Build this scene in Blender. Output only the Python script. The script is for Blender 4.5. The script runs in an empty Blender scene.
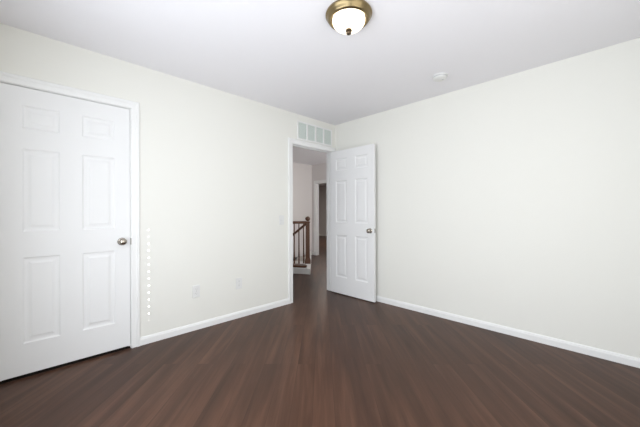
import bpy, bmesh, math
from math import radians, pi, sin, cos
from mathutils import Vector, Matrix

scene = bpy.context.scene
col = scene.collection

# ------------------------------------------------------------ camera, light, exposure
H = 2.44                      # ceiling height
RX, RY = 3.5, -3.5            # the room: x 0..3.5, y -3.5..0, far corner at the origin
T = 0.115                     # wall thickness

cd = bpy.data.cameras.new('camera')
cam = bpy.data.objects.new('camera', cd)
col.objects.link(cam)
cam.matrix_world = (Matrix.Translation((2.9183, -3.1999, 1.1555)) @ Matrix.Rotation(radians(45.366), 4, 'Z')
                    @ Matrix.Rotation(radians(90), 4, 'X') @ Matrix.Rotation(-0.00273, 4, 'Z'))
cd.sensor_width = 36
cd.lens = 36 * 292.33 / 640
cd.shift_y = -0.00182
cd.clip_start = 0.02
scene.camera = cam

w = bpy.data.worlds.new('world')
scene.world = w
w.use_nodes = True
w.node_tree.nodes['Background'].inputs[0].default_value = (0.62, 0.74, 0.95, 1)
w.node_tree.nodes['Background'].inputs[1].default_value = 1.0

def area(name, loc, rot, sx, sy, power, color):
    d = bpy.data.lights.new(name, 'AREA')
    d.shape = 'RECTANGLE'; d.size = sx; d.size_y = sy
    d.energy = power; d.color = color
    o = bpy.data.objects.new(name, d)
    o.location = loc; o.rotation_euler = rot
    col.objects.link(o)
    return o

# daylight at the two windows behind the camera (blinds glow in one, the other is bare)
area('daylight_window_1', (3.40, -2.10, 1.30), (0, radians(93), 0), 1.6, 1.6, 15, (1.0, 0.985, 0.955))
area('daylight_window_2', (2.1, -3.42, 1.12), (radians(92), 0, 0), 2.3, 1.5, 54, (0.915, 0.955, 1.0))
# fill light added to brighten the hall; area light below the far room's ceiling
area('fill_hall', (0.28, 1.2, 1.3), (0, radians(84), 0), 1.4, 1.6, 27, (1.0, 0.97, 0.95)).data.spread = radians(110)
area('area_far_room', (-4.5, 4.8, 2.40), (0, 0, 0), 1.2, 1.2, 45, (1.0, 0.93, 0.85))
# low sun that comes through the cord holes of the closed blind
sd = bpy.data.lights.new('sun', 'SUN')
sd.energy = 15.0; sd.angle = radians(0.1); sd.color = (1.0, 0.97, 0.92)
sun = bpy.data.objects.new('sun', sd)
SUN_EL = radians(17)
sun.rotation_euler = (0, radians(90) - SUN_EL, 0)      # shines towards -x and down
col.objects.link(sun)

vs = scene.view_settings
vs.view_transform = 'Standard'; vs.look = 'None'; vs.gamma = 1; vs.exposure = 0
vs.use_curve_mapping = False

# ------------------------------------------------------------ materials
def mat(name, color, rough=0.6, metal=0.0, bump=0.0, bscale=200, spec=0.5, var=0.0):
    m = bpy.data.materials.new(name); m.use_nodes = True
    nt = m.node_tree; b = nt.nodes['Principled BSDF']
    b.inputs['Base Color'].default_value = (*color, 1)
    b.inputs['Roughness'].default_value = rough
    b.inputs['Metallic'].default_value = metal
    b.inputs['Specular IOR Level'].default_value = spec
    tc = nt.nodes.new('ShaderNodeTexCoord')
    n = nt.nodes.new('ShaderNodeTexNoise')
    n.inputs['Scale'].default_value = bscale; n.inputs['Detail'].default_value = 3
    nt.links.new(tc.outputs['Object'], n.inputs['Vector'])
    if bump:
        bp = nt.nodes.new('ShaderNodeBump')
        bp.inputs['Strength'].default_value = bump; bp.inputs['Distance'].default_value = 0.002
        nt.links.new(n.outputs['Fac'], bp.inputs['Height'])
        nt.links.new(bp.outputs['Normal'], b.inputs['Normal'])
    if var:
        mx = nt.nodes.new('ShaderNodeMix'); mx.data_type = 'RGBA'
        mx.inputs[6].default_value = (*[c * (1 - var) for c in color], 1)
        mx.inputs[7].default_value = (*[min(1, c * (1 + var)) for c in color], 1)
        nt.links.new(n.outputs['Fac'], mx.inputs[0])
        nt.links.new(mx.outputs[2], b.inputs['Base Color'])
    return m

M = {}
M['wall'] = mat('cream_wall_paint', (0.845, 0.838, 0.785), 0.85, bump=0.10, bscale=90, spec=0.12)
M['hall_wall'] = mat('beige_hall_paint', (0.78, 0.75, 0.735), 0.8, bump=0.1, bscale=90, spec=0.3)
M['ceiling'] = mat('ceiling_paint', (0.90, 0.888, 0.912), 0.85, bump=0.15, bscale=120, spec=0.2)
M['trim'] = mat('white_trim_enamel', (0.88, 0.88, 0.865), 0.55, spec=0.3)
M['door'] = mat('white_door_enamel', (0.87, 0.87, 0.865), 0.65, spec=0.2)
M['plate'] = mat('white_plastic', (0.80, 0.80, 0.78), 0.45)
M['slot'] = mat('dark_slot', (0.30, 0.30, 0.29), 0.6)
M['slot2'] = mat('gap_shade_black', (0.02, 0.016, 0.014), 0.8, spec=0.1)  # near-black colour standing in for the shade under the closed door
M['grey'] = mat('moulded_grey_plastic', (0.55, 0.55, 0.56), 0.5)
M['brass'] = mat('antique_brass', (0.25, 0.19, 0.10), 0.30, metal=1.0, bump=0.03, bscale=60)
M['bronze'] = mat('dark_bronze', (0.16, 0.12, 0.08), 0.3, metal=1.0)
M['nickel'] = mat('satin_nickel', (0.42, 0.38, 0.33), 0.22, metal=1.0)
M['steel'] = mat('brushed_steel', (0.5, 0.49, 0.47), 0.4, metal=1.0)
M['grille'] = mat('grille_back', (0.66, 0.73, 0.685), 0.7)
M['oak'] = mat('dark_oak_rail', (0.105, 0.045, 0.022), 0.35, var=0.35, bscale=30)
M['outside'] = mat('outside_ground', (0.30, 0.27, 0.2), 0.9)
M['carpet'] = mat('beige_stair_carpet', (0.62, 0.58, 0.53), 0.95, bump=0.4, bscale=300)
M['slat'] = mat('blind_slat', (0.86, 0.86, 0.84), 0.5)

def glass_mat():
    m = bpy.data.materials.new('window_glass'); m.use_nodes = True
    nt = m.node_tree; nt.nodes.clear()
    o = nt.nodes.new('ShaderNodeOutputMaterial'); x = nt.nodes.new('ShaderNodeMixShader')
    t = nt.nodes.new('ShaderNodeBsdfTransparent'); g = nt.nodes.new('ShaderNodeBsdfGlossy')
    g.inputs['Roughness'].default_value = 0.02; x.inputs[0].default_value = 0.06
    nt.links.new(t.outputs[0], x.inputs[1]); nt.links.new(g.outputs[0], x.inputs[2]); nt.links.new(x.outputs[0], o.inputs[0])
    return m
M['glass'] = glass_mat()

def lamp_glass():
    m = bpy.data.materials.new('lit_frosted_glass'); m.use_nodes = True
    nt = m.node_tree; b = nt.nodes['Principled BSDF']
    b.inputs['Base Color'].default_value = (0.85, 0.82, 0.76, 1)
    b.inputs['Roughness'].default_value = 0.35
    lw = nt.nodes.new('ShaderNodeTexNoise'); lw.inputs['Scale'].default_value = 9
    r = nt.nodes.new('ShaderNodeMapRange')
    r.inputs['To Min'].default_value = 1.5; r.inputs['To Max'].default_value = 2.3
    nt.links.new(lw.outputs['Fac'], r.inputs['Value'])
    b.inputs['Emission Color'].default_value = (1.0, 0.88, 0.66, 1)
    nt.links.new(r.outputs['Result'], b.inputs['Emission Strength'])
    return m
M['lampglass'] = lamp_glass()

def floor_mat():
    m = bpy.data.materials.new('dark_walnut_laminate'); m.use_nodes = True
    nt = m.node_tree; b = nt.nodes['Principled BSDF']; N = nt.nodes.new; Lk = nt.links.new
    tc = N('ShaderNodeTexCoord')
    mp = N('ShaderNodeMapping'); mp.inputs['Rotation'].default_value = (0, 0, radians(45))
    Lk(tc.outputs['Object'], mp.inputs['Vector'])       # planks run diagonally, 45 degrees to both walls
    br = N('ShaderNodeTexBrick')
    br.offset = 0.37; br.offset_frequency = 2
    br.inputs['Color1'].default_value = (0, 0, 0, 1); br.inputs['Color2'].default_value = (1, 1, 1, 1)
    br.inputs['Mortar'].default_value = (0.5, 0.5, 0.5, 1)
    br.inputs['Scale'].default_value = 1.0
    br.inputs['Mortar Size'].default_value = 0.0012
    br.inputs['Mortar Smooth'].default_value = 0.3
    br.inputs['Brick Width'].default_value = 2.1
    br.inputs['Row Height'].default_value = 0.128
    rot = N('ShaderNodeMapping'); rot.inputs['Rotation'].default_value = (0, 0, 0)
    Lk(mp.outputs['Vector'], br.inputs['Vector'])
    # long grain streaks, shifted from plank to plank
    sep = N('ShaderNodeSeparateXYZ'); Lk(mp.outputs['Vector'], sep.inputs[0])
    add = N('ShaderNodeMath'); add.operation = 'MULTIPLY_ADD'; add.inputs[1].default_value = 7.0
    Lk(br.outputs['Color'], add.inputs[0]); Lk(sep.outputs['X'], add.inputs[2])
    cmb = N('ShaderNodeCombineXYZ')
    Lk(add.outputs[0], cmb.inputs['X']); Lk(sep.outputs['Y'], cmb.inputs['Y'])
    st = N('ShaderNodeMapping'); st.inputs['Scale'].default_value = (0.8, 11, 1)
    Lk(cmb.outputs[0], st.inputs['Vector'])
    g1 = N('ShaderNodeTexNoise'); g1.inputs['Scale'].default_value = 1.0; g1.inputs['Detail'].default_value = 3
    g1.inputs['Roughness'].default_value = 0.6; g1.inputs['Distortion'].default_value = 0.4
    Lk(st.outputs[0], g1.inputs['Vector'])
    st2 = N('ShaderNodeMapping'); st2.inputs['Scale'].default_value = (6, 120, 1)
    Lk(cmb.outputs[0], st2.inputs['Vector'])
    g2 = N('ShaderNodeTexNoise'); g2.inputs['Scale'].default_value = 1.0; g2.inputs['Detail'].default_value = 3
    Lk(st2.outputs[0], g2.inputs['Vector'])
    m1 = N('ShaderNodeMath'); m1.operation = 'MULTIPLY_ADD'; m1.inputs[1].default_value = 0.75; m1.inputs[2].default_value = 0.0
    Lk(g1.outputs['Fac'], m1.inputs[0])
    m2 = N('ShaderNodeMath'); m2.operation = 'MULTIPLY_ADD'; m2.inputs[1].default_value = 0.12
    Lk(g2.outputs['Fac'], m2.inputs[0]); Lk(m1.outputs[0], m2.inputs[2])
    m3 = N('ShaderNodeMath'); m3.operation = 'MULTIPLY_ADD'; m3.inputs[1].default_value = 0.11
    Lk(br.outputs['Color'], m3.inputs[0]); Lk(m2.outputs[0], m3.inputs[2])
    cr = N('ShaderNodeValToRGB')
    e = cr.color_ramp.elements
    e[0].position = 0.28; e[0].color = (0.044, 0.0225, 0.0145, 1)
    e[1].position = 0.72; e[1].color = (0.132, 0.066, 0.041, 1)
    k = e.new(0.5); k.color = (0.076, 0.037, 0.0235, 1)
    Lk(m3.outputs[0], cr.inputs[0])
    mx = N('ShaderNodeMix'); mx.data_type = 'RGBA'
    mx.inputs[7].default_value = (0.022, 0.012, 0.010, 1)
    ms = N('ShaderNodeMath'); ms.operation = 'MULTIPLY'; ms.inputs[1].default_value = 0.45
    Lk(br.outputs['Fac'], ms.inputs[0]); Lk(ms.outputs[0], mx.inputs[0]); Lk(cr.outputs[0], mx.inputs[6])
    Lk(mx.outputs[2], b.inputs['Base Color'])
    b.inputs['Roughness'].default_value = 0.34
    b.inputs['Specular IOR Level'].default_value = 0.17
    bp = N('ShaderNodeBump'); bp.inputs['Strength'].default_value = 0.15; bp.inputs['Distance'].default_value = 0.001
    Lk(g2.outputs['Fac'], bp.inputs['Height']); Lk(bp.outputs['Normal'], b.inputs['Normal'])
    return m
M['floor'] = floor_mat()

# ------------------------------------------------------------ helpers
def bx(bm, a, b):
    x0, y0, z0 = a; x1, y1, z1 = b
    v = [bm.verts.new(p) for p in ((x0,y0,z0),(x1,y0,z0),(x1,y1,z0),(x0,y1,z0),(x0,y0,z1),(x1,y0,z1),(x1,y1,z1),(x0,y1,z1))]
    for f in ((0,3,2,1),(4,5,6,7),(0,1,5,4),(1,2,6,5),(2,3,7,6),(3,0,4,7)):
        bm.faces.new([v[i] for i in f])

def prism(bm, pts, z0, z1):
    lo = [bm.verts.new((x, y, z0)) for x, y in pts]; hi = [bm.verts.new((x, y, z1)) for x, y in pts]
    n = len(pts)
    bm.faces.new(lo[::-1]); bm.faces.new(hi)
    for i in range(n):
        bm.faces.new((lo[i], lo[(i+1) % n], hi[(i+1) % n], hi[i]))

def sweep(bm, rings, closed_ring=True, caps=True):
    """rings: list of lists of points, skinned one to the next"""
    R = [[bm.verts.new(p) for p in r] for r in rings]
    n = len(rings[0])
    for a, b in zip(R, R[1:]):
        for i in range(n if closed_ring else n - 1):
            j = (i + 1) % n
            bm.faces.new((a[i], a[j], b[j], b[i]))
    if caps:
        bm.faces.new(R[0][::-1]); bm.faces.new(R[-1])

def lathe(bm, prof, origin=(0, 0, 0), axis='Z', seg=32):
    """prof: (radius, height along axis)"""
    o = Vector(origin); rings = []
    for r, h in prof:
        ring = []
        for i in range(seg):
            a = 2 * pi * i / seg; u, v = r * cos(a), r * sin(a)
            ring.append(o + {'Z': Vector((u, v, h)), '-Y': Vector((u, -h, v)), 'X': Vector((h, u, v))}[axis])
        rings.append(ring)
    sweep(bm, rings, True, True)

def obj(name, bm, m, parent=None, bevel=0.0, smooth=False, loc=None):
    bmesh.ops.recalc_face_normals(bm, faces=bm.faces[:])
    me = bpy.data.meshes.new(name); bm.to_mesh(me); bm.free()
    me.materials.append(m)
    if smooth:
        me.polygons.foreach_set('use_smooth', [True] * len(me.polygons))
        me.set_sharp_from_angle(angle=radians(40))
    o = bpy.data.objects.new(name, me); col.objects.link(o)
    if bevel:
        bv = o.modifiers.new('bevel', 'BEVEL'); bv.width = bevel; bv.segments = 2; bv.limit_method = 'ANGLE'
    if parent: o.parent = parent
    if loc: o.location = loc
    return o

def boxes(name, bl, m, parent=None, bevel=0.0):
    bm = bmesh.new()
    for a, b in bl: bx(bm, a, b)
    return obj(name, bm, m, parent, bevel)

def tag(o, label, cat, group=None, kind=None):
    if label: o['label'] = label
    if cat: o['category'] = cat
    if group: o['group'] = group
    if kind: o['kind'] = kind
    return o

def empty(name, loc, rz=0):
    o = bpy.data.objects.new(name, None); col.objects.link(o)
    o.location = loc; o.rotation_euler = (0, 0, rz)
    o.empty_display_size = 0.1
    return o

def struct(name, bl, m, label, cat, bevel=0.0):
    return tag(boxes(name, bl, m, None, bevel), label, cat, kind='structure')

# ------------------------------------------------------------ openings
D1a, D1b, D1t = -3.358, -2.597, 2.044      # closed door opening in the left wall (clear)
D2a, D2b, D2t = -0.812, -0.063, 2.036     # doorway to the hall (clear)
J = 0.018                                 # jamb board
W1 = (-2.90, -1.30, 0.40, 2.24)           # window_1 in wall x = RX: y0,y1,z0,z1
W2 = (0.9, 3.3, 0.35, 2.10)             # window_2 in wall y = RY: x0,x1,z0,z1

# ------------------------------------------------------------ floor
P = Vector((-1.073, 0.483)); Q = Vector((-1.374, 0.320)); CB = Vector((-2.90, 2.24))
pq = (Q - P).normalized(); pc = (CB - P).normalized()
QX = P + pq * ((-2.90 - P.x) / pq.x)                 # where the curb line meets the stairwell wall
INN = pc * 0.80                                       # depth of the landing platform
def hole_bm():
    bm = bmesh.new()
    a = P + pc * 0.795 + pq * 0.12
    side_in = lambda t: P + pc * t + pq * 0.12
    h = [a, CB + pq * 0.05 + pc * -0.14, Vector((-2.90, 1.96)), P + pc * 0.795 + pq * (0.12 + (-2.90 - (P + pc * 0.795 + pq * 0.12).x) / pq.x)]
    h[3].x = -2.90
    return h
HOLE = hole_bm()
X0, X1, Y0, Y1 = -10.0, RX + T, RY - T, 7.3
bm = bmesh.new()
out = [(X1, Y0), (X1, Y1), (X0, Y1), (X0, Y0)]
edges = []
for loop in (out, [(HOLE[0].x, HOLE[0].y), (-2.82, 1.96), (-2.90, 1.96), (-2.90, HOLE[3].y)]):
    vs_ = [bm.verts.new((x, y, 0)) for x, y in loop]
    edges += [bm.edges.new((vs_[i], vs_[(i + 1) % len(vs_)])) for i in range(len(vs_))]
bmesh.ops.triangle_fill(bm, edges=edges, use_beauty=True)
r = bmesh.ops.extrude_face_region(bm, geom=bm.faces[:])
for v in [g for g in r['geom'] if isinstance(g, bmesh.types.BMVert)]: v.co.z -= 0.2
floor = tag(obj('floor', bm, M['floor']), 'dark brown wood-look laminate floor laid diagonally', 'floor', kind='structure')

# ------------------------------------------------------------ ceiling and walls
struct('ceiling', [((X0, Y0, H), (X1, Y1, H + 0.15))], M['ceiling'], 'flat off-white ceiling with a slight lavender tone', 'ceiling')
def wall_x(x0, x1, y0, y1, holes, zt=H, z0=-0.01):
    """boxes of a wall running in y with rectangular holes (ya,yb,za,zb)"""
    bl = []; y = y0
    for ya, yb, za, zb in sorted(holes):
        bl.append(((x0, y, z0), (x1, ya, zt)))
        if za > z0: bl.append(((x0, ya, z0), (x1, yb, za)))
        bl.append(((x0, ya, zb), (x1, yb, zt)))
        y = yb
    bl.append(((x0, y, z0), (x1, y1, zt)))
    return bl
def swap(bl): return [((a[1], a[0], a[2]), (b[1], b[0], b[2])) for a, b in bl]
struct('wall_left', wall_x(-T, 0, RY - T, 0, [(D1a - J, D1b + J, -0.01, D1t + J), (D2a - J, D2b + J, -0.01, D2t + J)]),
       M['wall'], 'cream painted wall with the closed door and the open doorway', 'wall')
struct('wall_right', [((-T, 0, -0.01), (RX + T, T, H))], M['wall'], 'bare cream wall right of the open door', 'wall')
struct('wall_back', wall_x(RX, RX + T, RY - T, 0, [W1]), M['wall'], 'cream wall behind the camera with a window', 'wall')
struct('wall_front', swap(wall_x(RY - T, RY, 0, RX, [W2])), M['wall'], 'cream wall beside the camera with a window', 'wall')
# closet behind the closed door
struct('wall_closet', [((-0.9, RY - T, -0.01), (-0.8, -2.3, H)), ((-0.8, -2.4, -0.01), (-T, -2.3, H)), ((-0.8, RY - T, -0.01), (-T, RY, H))],
       M['wall'], 'closet walls behind the closed door', 'wall')
# hall
struct('wall_hall_left', [((-3.02, -1.75, -2.7), (-2.90, 2.24, H))], M['hall_wall'], 'beige stairwell wall seen through the doorway behind the railing', 'wall')
struct('wall_hall_near', [((-3.02, -1.87, -0.01), (-0.8, -1.75, H)), ((-0.9, -2.3, -0.01), (-0.8, -1.75, H)), ((-0.8, -1.87, -0.01), (-T, -1.75, H))],
       M['hall_wall'], 'beige wall at the near end of the hall', 'wall')
HD = (-2.75, -1.97, 1.935)                # far doorway x0,x1,top
struct('wall_hall_far', swap(wall_x(2.24, 2.34, -3.02, 0.4, [(HD[0], HD[1], -0.01, HD[2])])), M['hall_wall'], 'beige wall at the far end of the hall with a doorway', 'wall')
struct('wall_hall_right', [((0.3, T, -0.01), (0.4, 2.24, H))], M['hall_wall'], 'beige wall on the right side of the hall', 'wall')
struct('wall_far_room', [((-9.0, 7.0, -0.01), (-0.6, 7.1, H)), ((-9.1, 2.2, -0.01), (-9.0, 7.1, H)), ((-0.7, 2.34, -0.01), (-0.6, 7.0, H)), ((-9.0, 2.24, -0.01), (-3.02, 2.34, H))],
       M['hall_wall'], 'grey-beige walls of the room beyond the far doorway', 'wall')

# ------------------------------------------------------------ trims: casings and jambs
PROF = [(0.004, 0.0), (0.004, 0.008), (0.010, 0.0115), (0.040, 0.0125), (0.048, 0.017), (0.064, 0.0175), (0.070, 0.013), (0.070, 0.0)]
def casing_x(bm, x, s, ya, yb, zt, ka=1.0, kb=1.0, kt=1.0):
    """mitred casing on plane x, standing out along s"""
    rings = []
    for leg in range(4):
        ring = []
        for o_, t in PROF:
            if leg == 0: p = (ya - o_ * ka, 0)
            elif leg == 1: p = (ya - o_ * ka, zt + o_ * kt)
            elif leg == 2: p = (yb + o_ * kb, zt + o_ * kt)
            else: p = (yb + o_ * kb, 0)
            ring.append((x + s * t, p[0], p[1]))
        rings.append(ring)
    sweep(bm, rings)
def jamb_x(bm, x0, x1, ya, yb, zt, stop_x0, stop_x1):
    bx(bm, (x0, ya - J, 0), (x1, ya, zt + J)); bx(bm, (x0, yb, 0), (x1, yb + J, zt + J)); bx(bm, (x0, ya, zt), (x1, yb, zt + J))
    s = 0.010
    bx(bm, (stop_x0, ya, 0), (stop_x1, ya + s, zt)); bx(bm, (stop_x0, yb - s, 0), (stop_x1, yb, zt)); bx(bm, (stop_x0, ya + s, zt - s), (stop_x1, yb - s, zt))
bm = bmesh.new()
casing_x(bm, 0, 1, D1a, D1b, D1t, 0.96, 0.96, 0.96); jamb_x(bm, -T, 0, D1a, D1b, D1t, -T + 0.03, -0.044)
tr1 = tag(obj('trim_1', bm, M['trim']), 'white moulded casing around the closed door', 'door casing', kind='structure')
bm = bmesh.new()
casing_x(bm, 0, 1, D2a, D2b, D2t, ka=1.08, kb=0.80, kt=0.95); casing_x(bm, -T, -1, D2a, D2b, D2t, kt=0.95)
jamb_x(bm, -T, 0, D2a, D2b, D2t, -T + 0.03, -0.044)
tr2 = tag(obj('trim_2', bm, M['trim']), 'white moulded casing around the open doorway', 'door casing', kind='structure')
boxes('strike_plate', [((-0.034, D1b - 0.0015, 0.885), (0.0005, D1b + 0.0005, 0.940)), ((0.0, D1b, 0.885), (0.0125, D1b + 0.0060, 0.940))], M['steel'], tr1)
boxes('strike_plate', [((-0.034, D2a - 0.0005, 0.900), (-0.002, D2a + 0.0015, 0.958))], M['steel'], tr2)
# far doorway casing
bm = bmesh.new()
rings = []
for leg in range(4):
    ring = []
    for o_, t in PROF:
        p = [(HD[0] - o_ * 0.95, 0), (HD[0] - o_ * 0.95, HD[2] + o_), (HD[1] + o_, HD[2] + o_), (HD[1] + o_, 0)][leg]
        ring.append((p[0], 2.24 - t, p[1]))
    rings.append(ring)
sweep(bm, rings)
bx(bm, (HD[0] - 0.002, 2.238, 0), (HD[0] + 0.015, 2.342, HD[2])); bx(bm, (HD[1] - 0.015, 2.238, 0), (HD[1] + 0.002, 2.342, HD[2]))
bx(bm, (HD[0], 2.238, HD[2] - 0.015), (HD[1], 2.342, HD[2] + 0.002))
tag(obj('trim_3', bm, M['trim']), 'white casing around the far doorway at the end of the hall', 'door casing', kind='structure')

struct('trim_6', [((-T, D1a, -0.001), (-0.006, D1b, 0.003))], M['slot2'], 'dark strip painting the shade in the gap under the closed door', 'painted shade')  # strip added to darken the gap below door_1, shade put in as colour
# baseboards
BP = [(0, 0), (0.013, 0), (0.013, 0.048), (0.010, 0.055), (0.0085, 0.061), (0.005, 0.067), (0, 0.069)]
def base(name, p0, p1, n, label):
    """p0->p1 along the wall, n = outward normal"""
    bm = bmesh.new()
    sweep(bm, [[(p[0] + n[0] * t, p[1] + n[1] * t, z) for t, z in BP] for p in (p0, p1)])
    tag(obj(name, bm, M['trim']), label, 'baseboard', kind='structure')
base('baseboard_left', (0, D1b + 0.067), (0, D2a - 0.0756), (1, 0), 'white baseboard between the closed door and the doorway')
base('baseboard_right', (0.0, 0), (RX, 0), (0, -1), 'white baseboard along the bare right wall')
base('baseboard_back', (RX, RY), (RX, -0.013), (-1, 0), 'white baseboard under the blind window')
base('baseboard_front', (0, RY), (RX, RY), (0, 1), 'white baseboard beside the camera')
base('baseboard_hall', (-2.90, 2.24), (HD[0] - 0.067, 2.24), (0, -1), 'white baseboard at the far end of the hall')
base('baseboard_far_room', (-9.0, 7.0), (-0.7, 7.0), (0, -1), 'white baseboard of the room beyond the hall')

# ------------------------------------------------------------ windows and blind
def window(name, wall, a0, a1, z0, z1, label):
    bm = bmesh.new(); gl = bmesh.new()
    def B(b, u0, u1, d0, d1, za, zb):
        if wall == 'x': bx(b, (RX + d0, u0, za), (RX + d1, u1, zb))
        else: bx(b, (u0, RY - d1, za), (u1, RY - d0, zb))
    f = 0.05
    B(bm, a0, a0 + f, 0.06, 0.11, z0, z1); B(bm, a1 - f, a1, 0.06, 0.11, z0, z1)
    B(bm, a0 + f, a1 - f, 0.06, 0.11, z0, z0 + f); B(bm, a0 + f, a1 - f, 0.06, 0.11, z1 - f, z1)
    mid = (a0 + a1) / 2
    B(bm, mid - 0.025, mid + 0.025, 0.06, 0.105, z0 + f, z1 - f)
    o = tag(obj(name, bm, M['trim']), label, 'window', kind='structure')
    B(gl, a0 + f, mid - 0.025, 0.082, 0.086, z0 + f, z1 - f); B(gl, mid + 0.025, a1 - f, 0.082, 0.086, z0 + f, z1 - f)
    obj('window_pane', gl, M['glass'], o)
    sl = bmesh.new(); B(sl, a0 - 0.03, a1 + 0.03, -0.03, 0.0, z0 - 0.025, z0); B(sl, a0, a1, -0.0, 0.06, z0 - 0.02, z0)
    obj('window_sill', sl, M['trim'], o)
window('window_1', 'x', *W1, 'white framed window behind the closed blind')
window('window_2', 'y', *W2, 'bare white framed window beside the camera')

# closed blind in window_1; the sun comes through its cord holes
PITCH = 0.0619
HX = RX + 0.030
drop = HX * math.tan(SUN_EL)
bl = empty('window_blind', (HX, (W1[0] + W1[1]) / 2, W1[3] - 0.02))
tag(bl, 'closed white blind hanging in the window behind the camera', 'blind')
hole_z = [1.005 + drop - PITCH * i for i in range(14)]
yh = -2.459
ya, yb = W1[0] + 0.0004, W1[1] - 0.0004
ox, oy, oz = bl.location
def slat(zc, rad):
    bm = bmesh.new(); hh = 0.034
    def quad(pts): bm.faces.new([bm.verts.new((0, y - oy, z - oz)) for y, z in pts])
    s = hh
    if rad:
        for k in range(8):
            def sq(a):
                c, d = cos(a), sin(a); m_ = max(abs(c), abs(d)); return (yh + s * c / m_, zc + s * d / m_)
            a0, a1 = 2 * pi * k / 8 + pi / 4, 2 * pi * (k + 1) / 8 + pi / 4
            quad([(yh + rad * cos(a0), zc + rad * sin(a0)), (yh + rad * cos(a1), zc + rad * sin(a1)), sq(a1), sq(a0)])
        quad([(ya, zc - s), (yh - s, zc - s), (yh - s, zc + s), (ya, zc + s)])
        quad([(yh + s, zc - s), (yb, zc - s), (yb, zc + s), (yh + s, zc + s)])
    else:
        quad([(ya, zc - s), (yb, zc - s), (yb, zc + s), (ya, zc + s)])
    bmesh.ops.remove_doubles(bm, verts=bm.verts[:], dist=1e-5)
    bmesh.ops.recalc_face_normals(bm, faces=bm.faces[:])
    r = bmesh.ops.extrude_face_region(bm, geom=bm.faces[:])
    for v in [g for g in r['geom'] if isinstance(g, bmesh.types.BMVert)]: v.co.x += 0.0015
    return bm
zs = []
z = hole_z[0]
while z + PITCH < W1[3] - 0.05: z += PITCH; zs.append((z, 0))
for i, z in enumerate(hole_z): zs.append((z, {0: 0.0055, 1: 0.0038, 13: 0.0032}.get(i, 0.0068)))
z = hole_z[-1]
while z - PITCH > W1[2] + 0.05: z -= PITCH; zs.append((z, 0))
for k, (z, rr) in enumerate(sorted(zs, reverse=True)):
    o = obj('slat', slat(z, rr), M['slat'], bl)
    o.location.x = 0.002 * (k % 2)
obj('bottom_rail', (lambda b: (bx(b, (-0.012, ya - oy, W1[2] + 0.001 - oz), (0.012, yb - oy, W1[2] + 0.11 - oz)), b)[1])(bmesh.new()), M['slat'], bl)
obj('head_rail', (lambda b: (bx(b, (-0.02, ya - oy, -0.10), (0.02, yb - oy, 0.02)), b)[1])(bmesh.new()), M['slat'], bl)

# ------------------------------------------------------------ six-panel doors
PX = [(0.110, 0.318), (0.447, 0.662)]
def door_slab(W, Hh, px, pz, th=0.035):
    bm = bmesh.new()
    rings = [(0, 0), (0.010, 0.0068), (0.020, 0.0076), (0.030, 0.0070), (0.046, 0.0015)]
    xs = sorted({0, W, *[v for p in px for v in p]}); zz = sorted({0, Hh, *[v for p in pz for v in p]})
    for side in (0, 1):
        Y = (lambda d: d) if side == 0 else (lambda d: th - d)
        for i in range(len(xs) - 1):
            for j in range(len(zz) - 1):
                x0, x1, z0, z1 = xs[i], xs[i+1], zz[j], zz[j+1]
                if (x0, x1) in px and (z0, z1) in pz:
                    rr = [[(x0 + o_, Y(d), z0 + o_), (x1 - o_, Y(d), z0 + o_), (x1 - o_, Y(d), z1 - o_), (x0 + o_, Y(d), z1 - o_)] for o_, d in rings]
                    for a, b in zip(rr, rr[1:]):
                        for k in range(4):
                            l = (k + 1) % 4
                            bm.faces.new([bm.verts.new(p) for p in (a[k], a[l], b[l], b[k])])
                    bm.faces.new([bm.verts.new(p) for p in rr[-1]])
                else:
                    bm.faces.new([bm.verts.new(p) for p in ((x0, Y(0), z0), (x1, Y(0), z0), (x1, Y(0), z1), (x0, Y(0), z1))])
    for a, b in (((0, 0), (W, 0)), ((W, 0), (W, Hh)), ((W, Hh), (0, Hh)), ((0, Hh), (0, 0))):
        bm.faces.new([bm.verts.new(p) for p in ((a[0], 0, a[1]), (b[0], 0, b[1]), (b[0], th, b[1]), (a[0], th, a[1]))])
    bmesh.ops.remove_doubles(bm, verts=bm.verts[:], dist=1e-5)
    return bm
def knob(parent, x, z, back=False):
    bm = bmesh.new()
    prof = [(0.0, 0), (0.031, 0), (0.032, 0.003), (0.028, 0.007), (0.015, 0.010), (0.013, 0.014), (0.013, 0.020), (0.018, 0.024),
            (0.025, 0.030), (0.0285, 0.038), (0.028, 0.045), (0.024, 0.052), (0.016, 0.0565), (0.006, 0.058), (0.0, 0.058)]
    lathe(bm, [(max(r, 0.0004), h) for r, h in prof], (x, 0, z), '-Y', 28)
    o = obj('door_knob', bm, M['nickel'], parent, smooth=True)
    return o
def hinge(parent, z, h=0.089, m='steel', dy=0.0):
    bm = bmesh.new()
    lathe(bm, [(0.0005, z - h/2 - 0.004), (0.004, z - h/2 - 0.002), (0.0058, z - h/2), (0.0058, z + h/2), (0.004, z + h/2 + 0.002), (0.0005, z + h/2 + 0.004)], (-0.0035, -0.007 + dy, 0), 'Z', 14)
    bx(bm, (-0.0012, min(0.0, dy - 0.045) if dy else -0.004, z - h/2), (-0.0002, 0.034, z + h/2))
    return obj('hinge', bm, M[m], parent, smooth=True)

# closed door in the left wall
d1 = empty('door_1', (-0.004, D1a + 0.003, 0.022), radians(90))
tag(d1, 'closed white six-panel door at the left', 'door', kind='structure')
HD1 = 2.018
obj('door_panel', door_slab(0.755, HD1, [(0.110, 0.309), (0.437, 0.650)], [(0.216, 0.821), (1.003, 1.588), (1.731, 1.893)]), M['door'], d1)
knob(d1, 0.697, 0.893)
for z in (0.300, 1.060, 1.810): hinge(d1, z)

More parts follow.
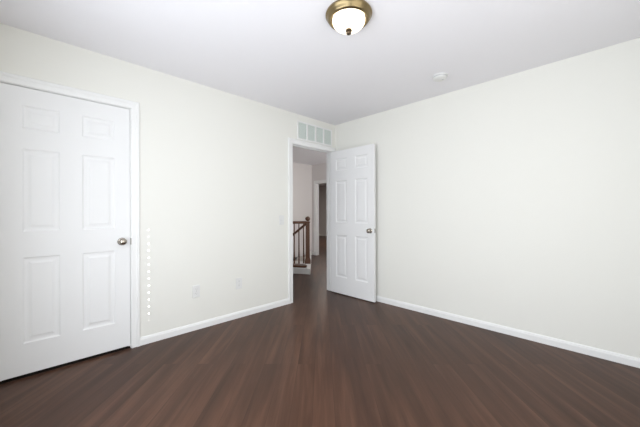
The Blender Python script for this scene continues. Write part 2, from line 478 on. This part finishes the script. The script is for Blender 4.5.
# open door, swung ninety degrees along the right wall
d2 = empty('door_2', (0.013, -0.108, 0.012), 0)
tag(d2, 'open white six-panel door standing in front of the right wall', 'door', kind='structure')
PX2 = [(0.098, 0.304), (0.444, 0.654)]
obj('door_panel', door_slab(0.749, 2.014, PX2, [(0.232, 0.822), (0.997, 1.590), (1.732, 1.900)]), M['door'], d2)
knob(d2, 0.690, 0.905)
kb = knob(d2, 0.690, 0.905); kb.scale = (1, -0.42, 1); kb.location.y = 0.0352
boxes('latch_plate', [((0.7485, 0.006, 0.877), (0.7502, 0.029, 0.934)), ((0.750, 0.012, 0.897), (0.757, 0.022, 0.915))], M['steel'], d2)
for z in (0.215, 1.055, 1.810): hinge(d2, z, m='trim', dy=0.045 if z else 0)

# ------------------------------------------------------------ return air grille over the doorway
g = empty('return_air_grille', (0, -0.405, 2.113))
tag(g, 'white return air grille in four sections above the open doorway', 'air grille')
gw, gh = 0.66, 0.242
xs = [-gw / 2 + 0.016]
bm = bmesh.new()
bx(bm, (0, -gw/2, 0), (0.010, gw/2, 0.018)); bx(bm, (0, -gw/2, gh - 0.018), (0.010, gw/2, gh))
bx(bm, (0, -gw/2, 0.018), (0.010, -gw/2 + 0.018, gh - 0.018)); bx(bm, (0, gw/2 - 0.018, 0.018), (0.010, gw/2, gh - 0.018))
obj('grille_frame', bm, M['trim'], g, 0.002)
iw = (gw - 0.036) / 4
for k in (1, 2, 3):
    y = -gw/2 + 0.018 + iw * k
    boxes('divider', [((0, y - 0.011, 0.018), (0.010, y + 0.011, gh - 0.018))], M['trim'], g)
boxes('backing', [((0.0002, -gw/2 + 0.017, 0.017), (0.0012, gw/2 - 0.017, gh - 0.017))], M['grille'], g)
bm = bmesh.new()
nl = 15
for i in range(nl):
    z = 0.024 + (gh - 0.048) * i / (nl - 1)
    sweep(bm, [[(0.0012, y, z + 0.002), (0.0072, y, z - 0.0025), (0.0076, y, z - 0.0015), (0.0012, y, z + 0.0032)] for y in (-gw/2 + 0.018, gw/2 - 0.018)])
obj('louvers', bm, M['trim'], g)

# ------------------------------------------------------------ outlets and switch
def outlet(y, z, label):
    e = empty('wall_outlet', (0, y, z)); tag(e, label, 'outlet', 'wall outlets')
    boxes('cover_plate', [((0, -0.037, -0.061), (0.006, 0.037, 0.061))], M['plate'], e, 0.003)
    for s in (-1, 1):
        bm = bmesh.new()
        pts = [(0.017 * cos(a) if abs(0.017 * cos(a)) < 0.0145 else math.copysign(0.0145, cos(a)), s * 0.021 + 0.0155 * sin(a)) for a in [2*pi*i/20 for i in range(20)]]
        sweep(bm, [[(x, p, q) for p, q in pts] for x in (0.005, 0.0078)])
        rc = obj('receptacle', bm, M['plate'], e)
        boxes('slots', [((0.0075, -0.0075, s*0.021 - 0.001), (0.0081, -0.0055, s*0.021 + 0.008)), ((0.0075, 0.0055, s*0.021 - 0.001), (0.0081, 0.0075, s*0.021 + 0.007)), ((0.0075, -0.0022, s*0.021 - 0.009), (0.0081, 0.0022, s*0.021 - 0.005))], M['slot'], rc)
    bm = bmesh.new(); lathe(bm, [(0.0003, 0.0055), (0.003, 0.0055), (0.0028, 0.0072), (0.0003, 0.0074)], axis='X', seg=12)
    obj('screw', bm, M['grey'], e)
outlet(-2.043, 0.378, 'white wall outlet nearer to the closed door')
outlet(-1.577, 0.378, 'white wall outlet nearer to the open doorway')
s_ = empty('light_switch', (0, -0.990, 1.062)); tag(s_, 'white light switch on the wall left of the open doorway', 'switch')
boxes('cover_plate', [((0, -0.036, -0.058), (0.006, 0.036, 0.058))], M['plate'], s_, 0.003)
bm = bmesh.new(); sweep(bm, [[(0.005, -0.005, -0.011), (0.005, 0.005, -0.011), (0.005, 0.005, 0.011), (0.005, -0.005, 0.011)], [(0.017, -0.004, 0.004), (0.017, 0.004, 0.004), (0.015, 0.004, 0.012), (0.015, -0.004, 0.012)]])
obj('toggle', bm, M['plate'], s_)

# ------------------------------------------------------------ ceiling light
cl = empty('ceiling_light', (1.705, -1.736, H)); tag(cl, 'lit flush ceiling light with brass ring and frosted white glass bowl', 'ceiling light')
bm = bmesh.new()
lathe(bm, [(0.001, 0), (0.146, 0), (0.150, -0.006), (0.150, -0.014), (0.144, -0.020), (0.139, -0.026), (0.136, -0.036), (0.130, -0.044), (0.121, -0.048), (0.116, -0.046), (0.113, -0.036), (0.112, -0.020), (0.001, -0.020)], seg=64)
obj('brass_ring', bm, M['brass'], cl, smooth=True)
bm = bmesh.new()
prof = [(0.102, -0.022)] + [(0.106 * cos(a) ** 0.8, -0.040 - 0.062 * sin(a) ** 0.85) for a in [radians(90) * i / 14 for i in range(14)]] + [(0.0006, -0.102)]
lathe(bm, prof, seg=64)
obj('glass_bowl', bm, M['lampglass'], cl, smooth=True)
bm = bmesh.new()
lathe(bm, [(0.0005, -0.098), (0.014, -0.100), (0.020, -0.104), (0.021, -0.112), (0.013, -0.117), (0.015, -0.121), (0.017, -0.127), (0.014, -0.132), (0.007, -0.136), (0.0005, -0.138)], seg=24)
obj('finial', bm, M['bronze'], cl, smooth=True)

# ------------------------------------------------------------ smoke detector
sm = empty('smoke_detector', (1.753, -0.453, H)); tag(sm, 'round white smoke detector on the ceiling', 'smoke detector')
bm = bmesh.new(); lathe(bm, [(0.001, 0), (0.066, 0), (0.067, -0.004), (0.066, -0.010), (0.001, -0.010)], seg=40)
obj('base_plate', bm, M['plate'], sm, smooth=True)
bm = bmesh.new(); lathe(bm, [(0.001, -0.009), (0.058, -0.009), (0.058, -0.016), (0.062, -0.018), (0.061, -0.026), (0.052, -0.033), (0.030, -0.036), (0.001, -0.036)], seg=40)
obj('cover', bm, M['plate'], sm, smooth=True)
bm = bmesh.new(); lathe(bm, [(0.001, -0.010), (0.0595, -0.010), (0.0595, -0.0155), (0.001, -0.0155)], seg=40)
obj('vent_slot', bm, M['grey'], sm, smooth=True)
bm = bmesh.new(); lathe(bm, [(0.001, -0.034), (0.009, -0.0345), (0.009, -0.038), (0.001, -0.0385)], (0.020, 0.012, 0), seg=16)
obj('test_button', bm, M['grey'], sm, smooth=True)

# ------------------------------------------------------------ hall: landing curb, stair and railing
CH = 0.105
bm = bmesh.new()
a = P; b = QX; c = QX + pc * 0.75; c.x = -2.90
in_c = P + pc * 0.80
prism(bm, [(p.x, p.y) for p in (a, in_c, Vector((-2.899, in_c.y + pq.y / pq.x * (-2.899 - in_c.x))), Vector((-2.899, b.y)))], 0, CH)
i0 = P + pc * 0.79
n_ = Vector((-pc.y, pc.x))
if n_.dot(pq) < 0: n_ = -n_
prism(bm, [(p.x, p.y) for p in (i0, CB + Vector((0.03, -0.06)), CB + Vector((0.03, -0.06)) + n_ * 0.10, i0 + n_ * 0.12)], -0.205, CH)
curb = tag(obj('trim_4', bm, M['trim'], bevel=0.004), 'low white curb under the stair railing seen through the doorway', 'stair curb', kind='structure')

# brown stair nosing with a rounded end lying on the curb
bm = bmesh.new()
tip = P + pq * 0.17 + pc * 0.06; wd = 0.10
pts = []
for i in range(9):
    a_ = radians(-90 + 180 * i / 8)
    pts.append(tip + (-pq) * (cos(a_) * wd) + n_.orthogonal() * 0 + pc * (sin(a_) * wd + wd))
far = tip + pq * 1.3
pts += [far + pc * (2 * wd), far]
prism(bm, [(p.x, p.y) for p in pts], CH, CH + 0.04)
tag(obj('trim_5', bm, M['oak'], bevel=0.004), 'dark brown rounded wooden nosing on the white curb by the railing', 'stair nosing', kind='structure')

# flight of steps going down behind the landing
st0 = P + pc * 0.80 + pq * 0.12
bm = bmesh.new()
for i in range(6):
    q0 = st0 + pq * (0.25 * i); q1 = q0 + pq * 0.27
    zt = -0.18 * i - 0.002
    if q1.x < -2.97: break
    t0, t1 = (min(1.5, (-2.97 - v.x) / pc.x) for v in (q0, q1))
    prism(bm, [(p.x, p.y) for p in (q0, q1, q1 + pc * t1, q0 + pc * t0)], zt - 0.18, zt)
tag(obj('floor_stairs', bm, M['carpet']), 'steps going down behind the railing', 'stairs', kind='structure')

rl = empty('stair_railing', (-1.547, 0.852, CH)); tag(rl, 'dark brown wooden stair railing with ball-topped newel post, seen through the doorway', 'stair railing')
N0 = Vector((-1.65, 0.919))
rd = (Vector((-1.598, 0.614)) - N0)
rd = Vector((-0.62, -0.78)).normalized()          # level rail direction
bm = bmesh.new()
q = 0.036
def sqr(h, z): return [(-h, -h, z), (h, -h, z), (h, h, z), (-h, h, z)]
sweep(bm, [sqr(0.062, 0), sqr(0.062, 0.06), sqr(0.052, 0.09), sqr(0.042, 0.11), sqr(0.040, 0.835), sqr(0.048, 0.84), sqr(0.048, 0.862), sqr(0.022, 0.868)])
bmesh.ops.rotate(bm, verts=bm.verts[:], cent=(0, 0, 0), matrix=__import__('mathutils').Matrix.Rotation(radians(45), 3, 'Z'))
nw = obj('newel_post', bm, M['oak'], rl, 0.003)
bm = bmesh.new()
lathe(bm, [(0.018, 0.862), (0.020, 0.875)] + [(0.050 * sin(radians(a)), 0.918 - 0.050 * cos(radians(a))) for a in range(25, 180, 12)] + [(0.001, 0.968)], seg=24)
obj('ball_cap', bm, M['oak'], nw, smooth=True)
def rail(p0, p1, wv, hv):
    """p0,p1 3D local; bar with a rounded section"""
    bm = bmesh.new(); d = (p1 - p0); side = Vector((-d.y, d.x, 0)).normalized(); up = Vector((0, 0, 1))
    sec = [(-1, -0.5), (-0.8, -1), (0.8, -1), (1, -0.5), (1, 0.3), (0.7, 0.85), (0, 1), (-0.7, 0.85), (-1, 0.3)]
    sweep(bm, [[p + side * (u * wv / 2) + up * (v * hv / 2) for u, v in sec] for p in (p0, p1)])
    return bm
L3 = lambda v, z: Vector((v.x, v.y, z))
obj('handrail', rail(L3(rd * 0.03, 0.845), L3(rd * 1.15, 0.845), 0.058, 0.055), M['oak'], rl, smooth=True)
sdn = Vector((-0.281, -0.146)).normalized()
obj('handrail', rail(L3(sdn * 0.03, 0.820), L3(sdn * 1.30, 0.820 - 1.27 * 0.78), 0.058, 0.055), M['oak'], rl, smooth=True)
for k in range(11):
    p = rd * (0.085 + 0.096 * k)
    bm = bmesh.new()
    bmc = [(0.016, 0.0), (0.016, 0.10), (0.011, 0.115), (0.016, 0.135), (0.0145, 0.20), (0.0125, 0.45), (0.011, 0.70), (0.0105, 0.83)]
    lathe(bm, bmc, (p.x, p.y, 0), 'Z', 12)
    obj('baluster', bm, M['oak'], rl, smooth=True)
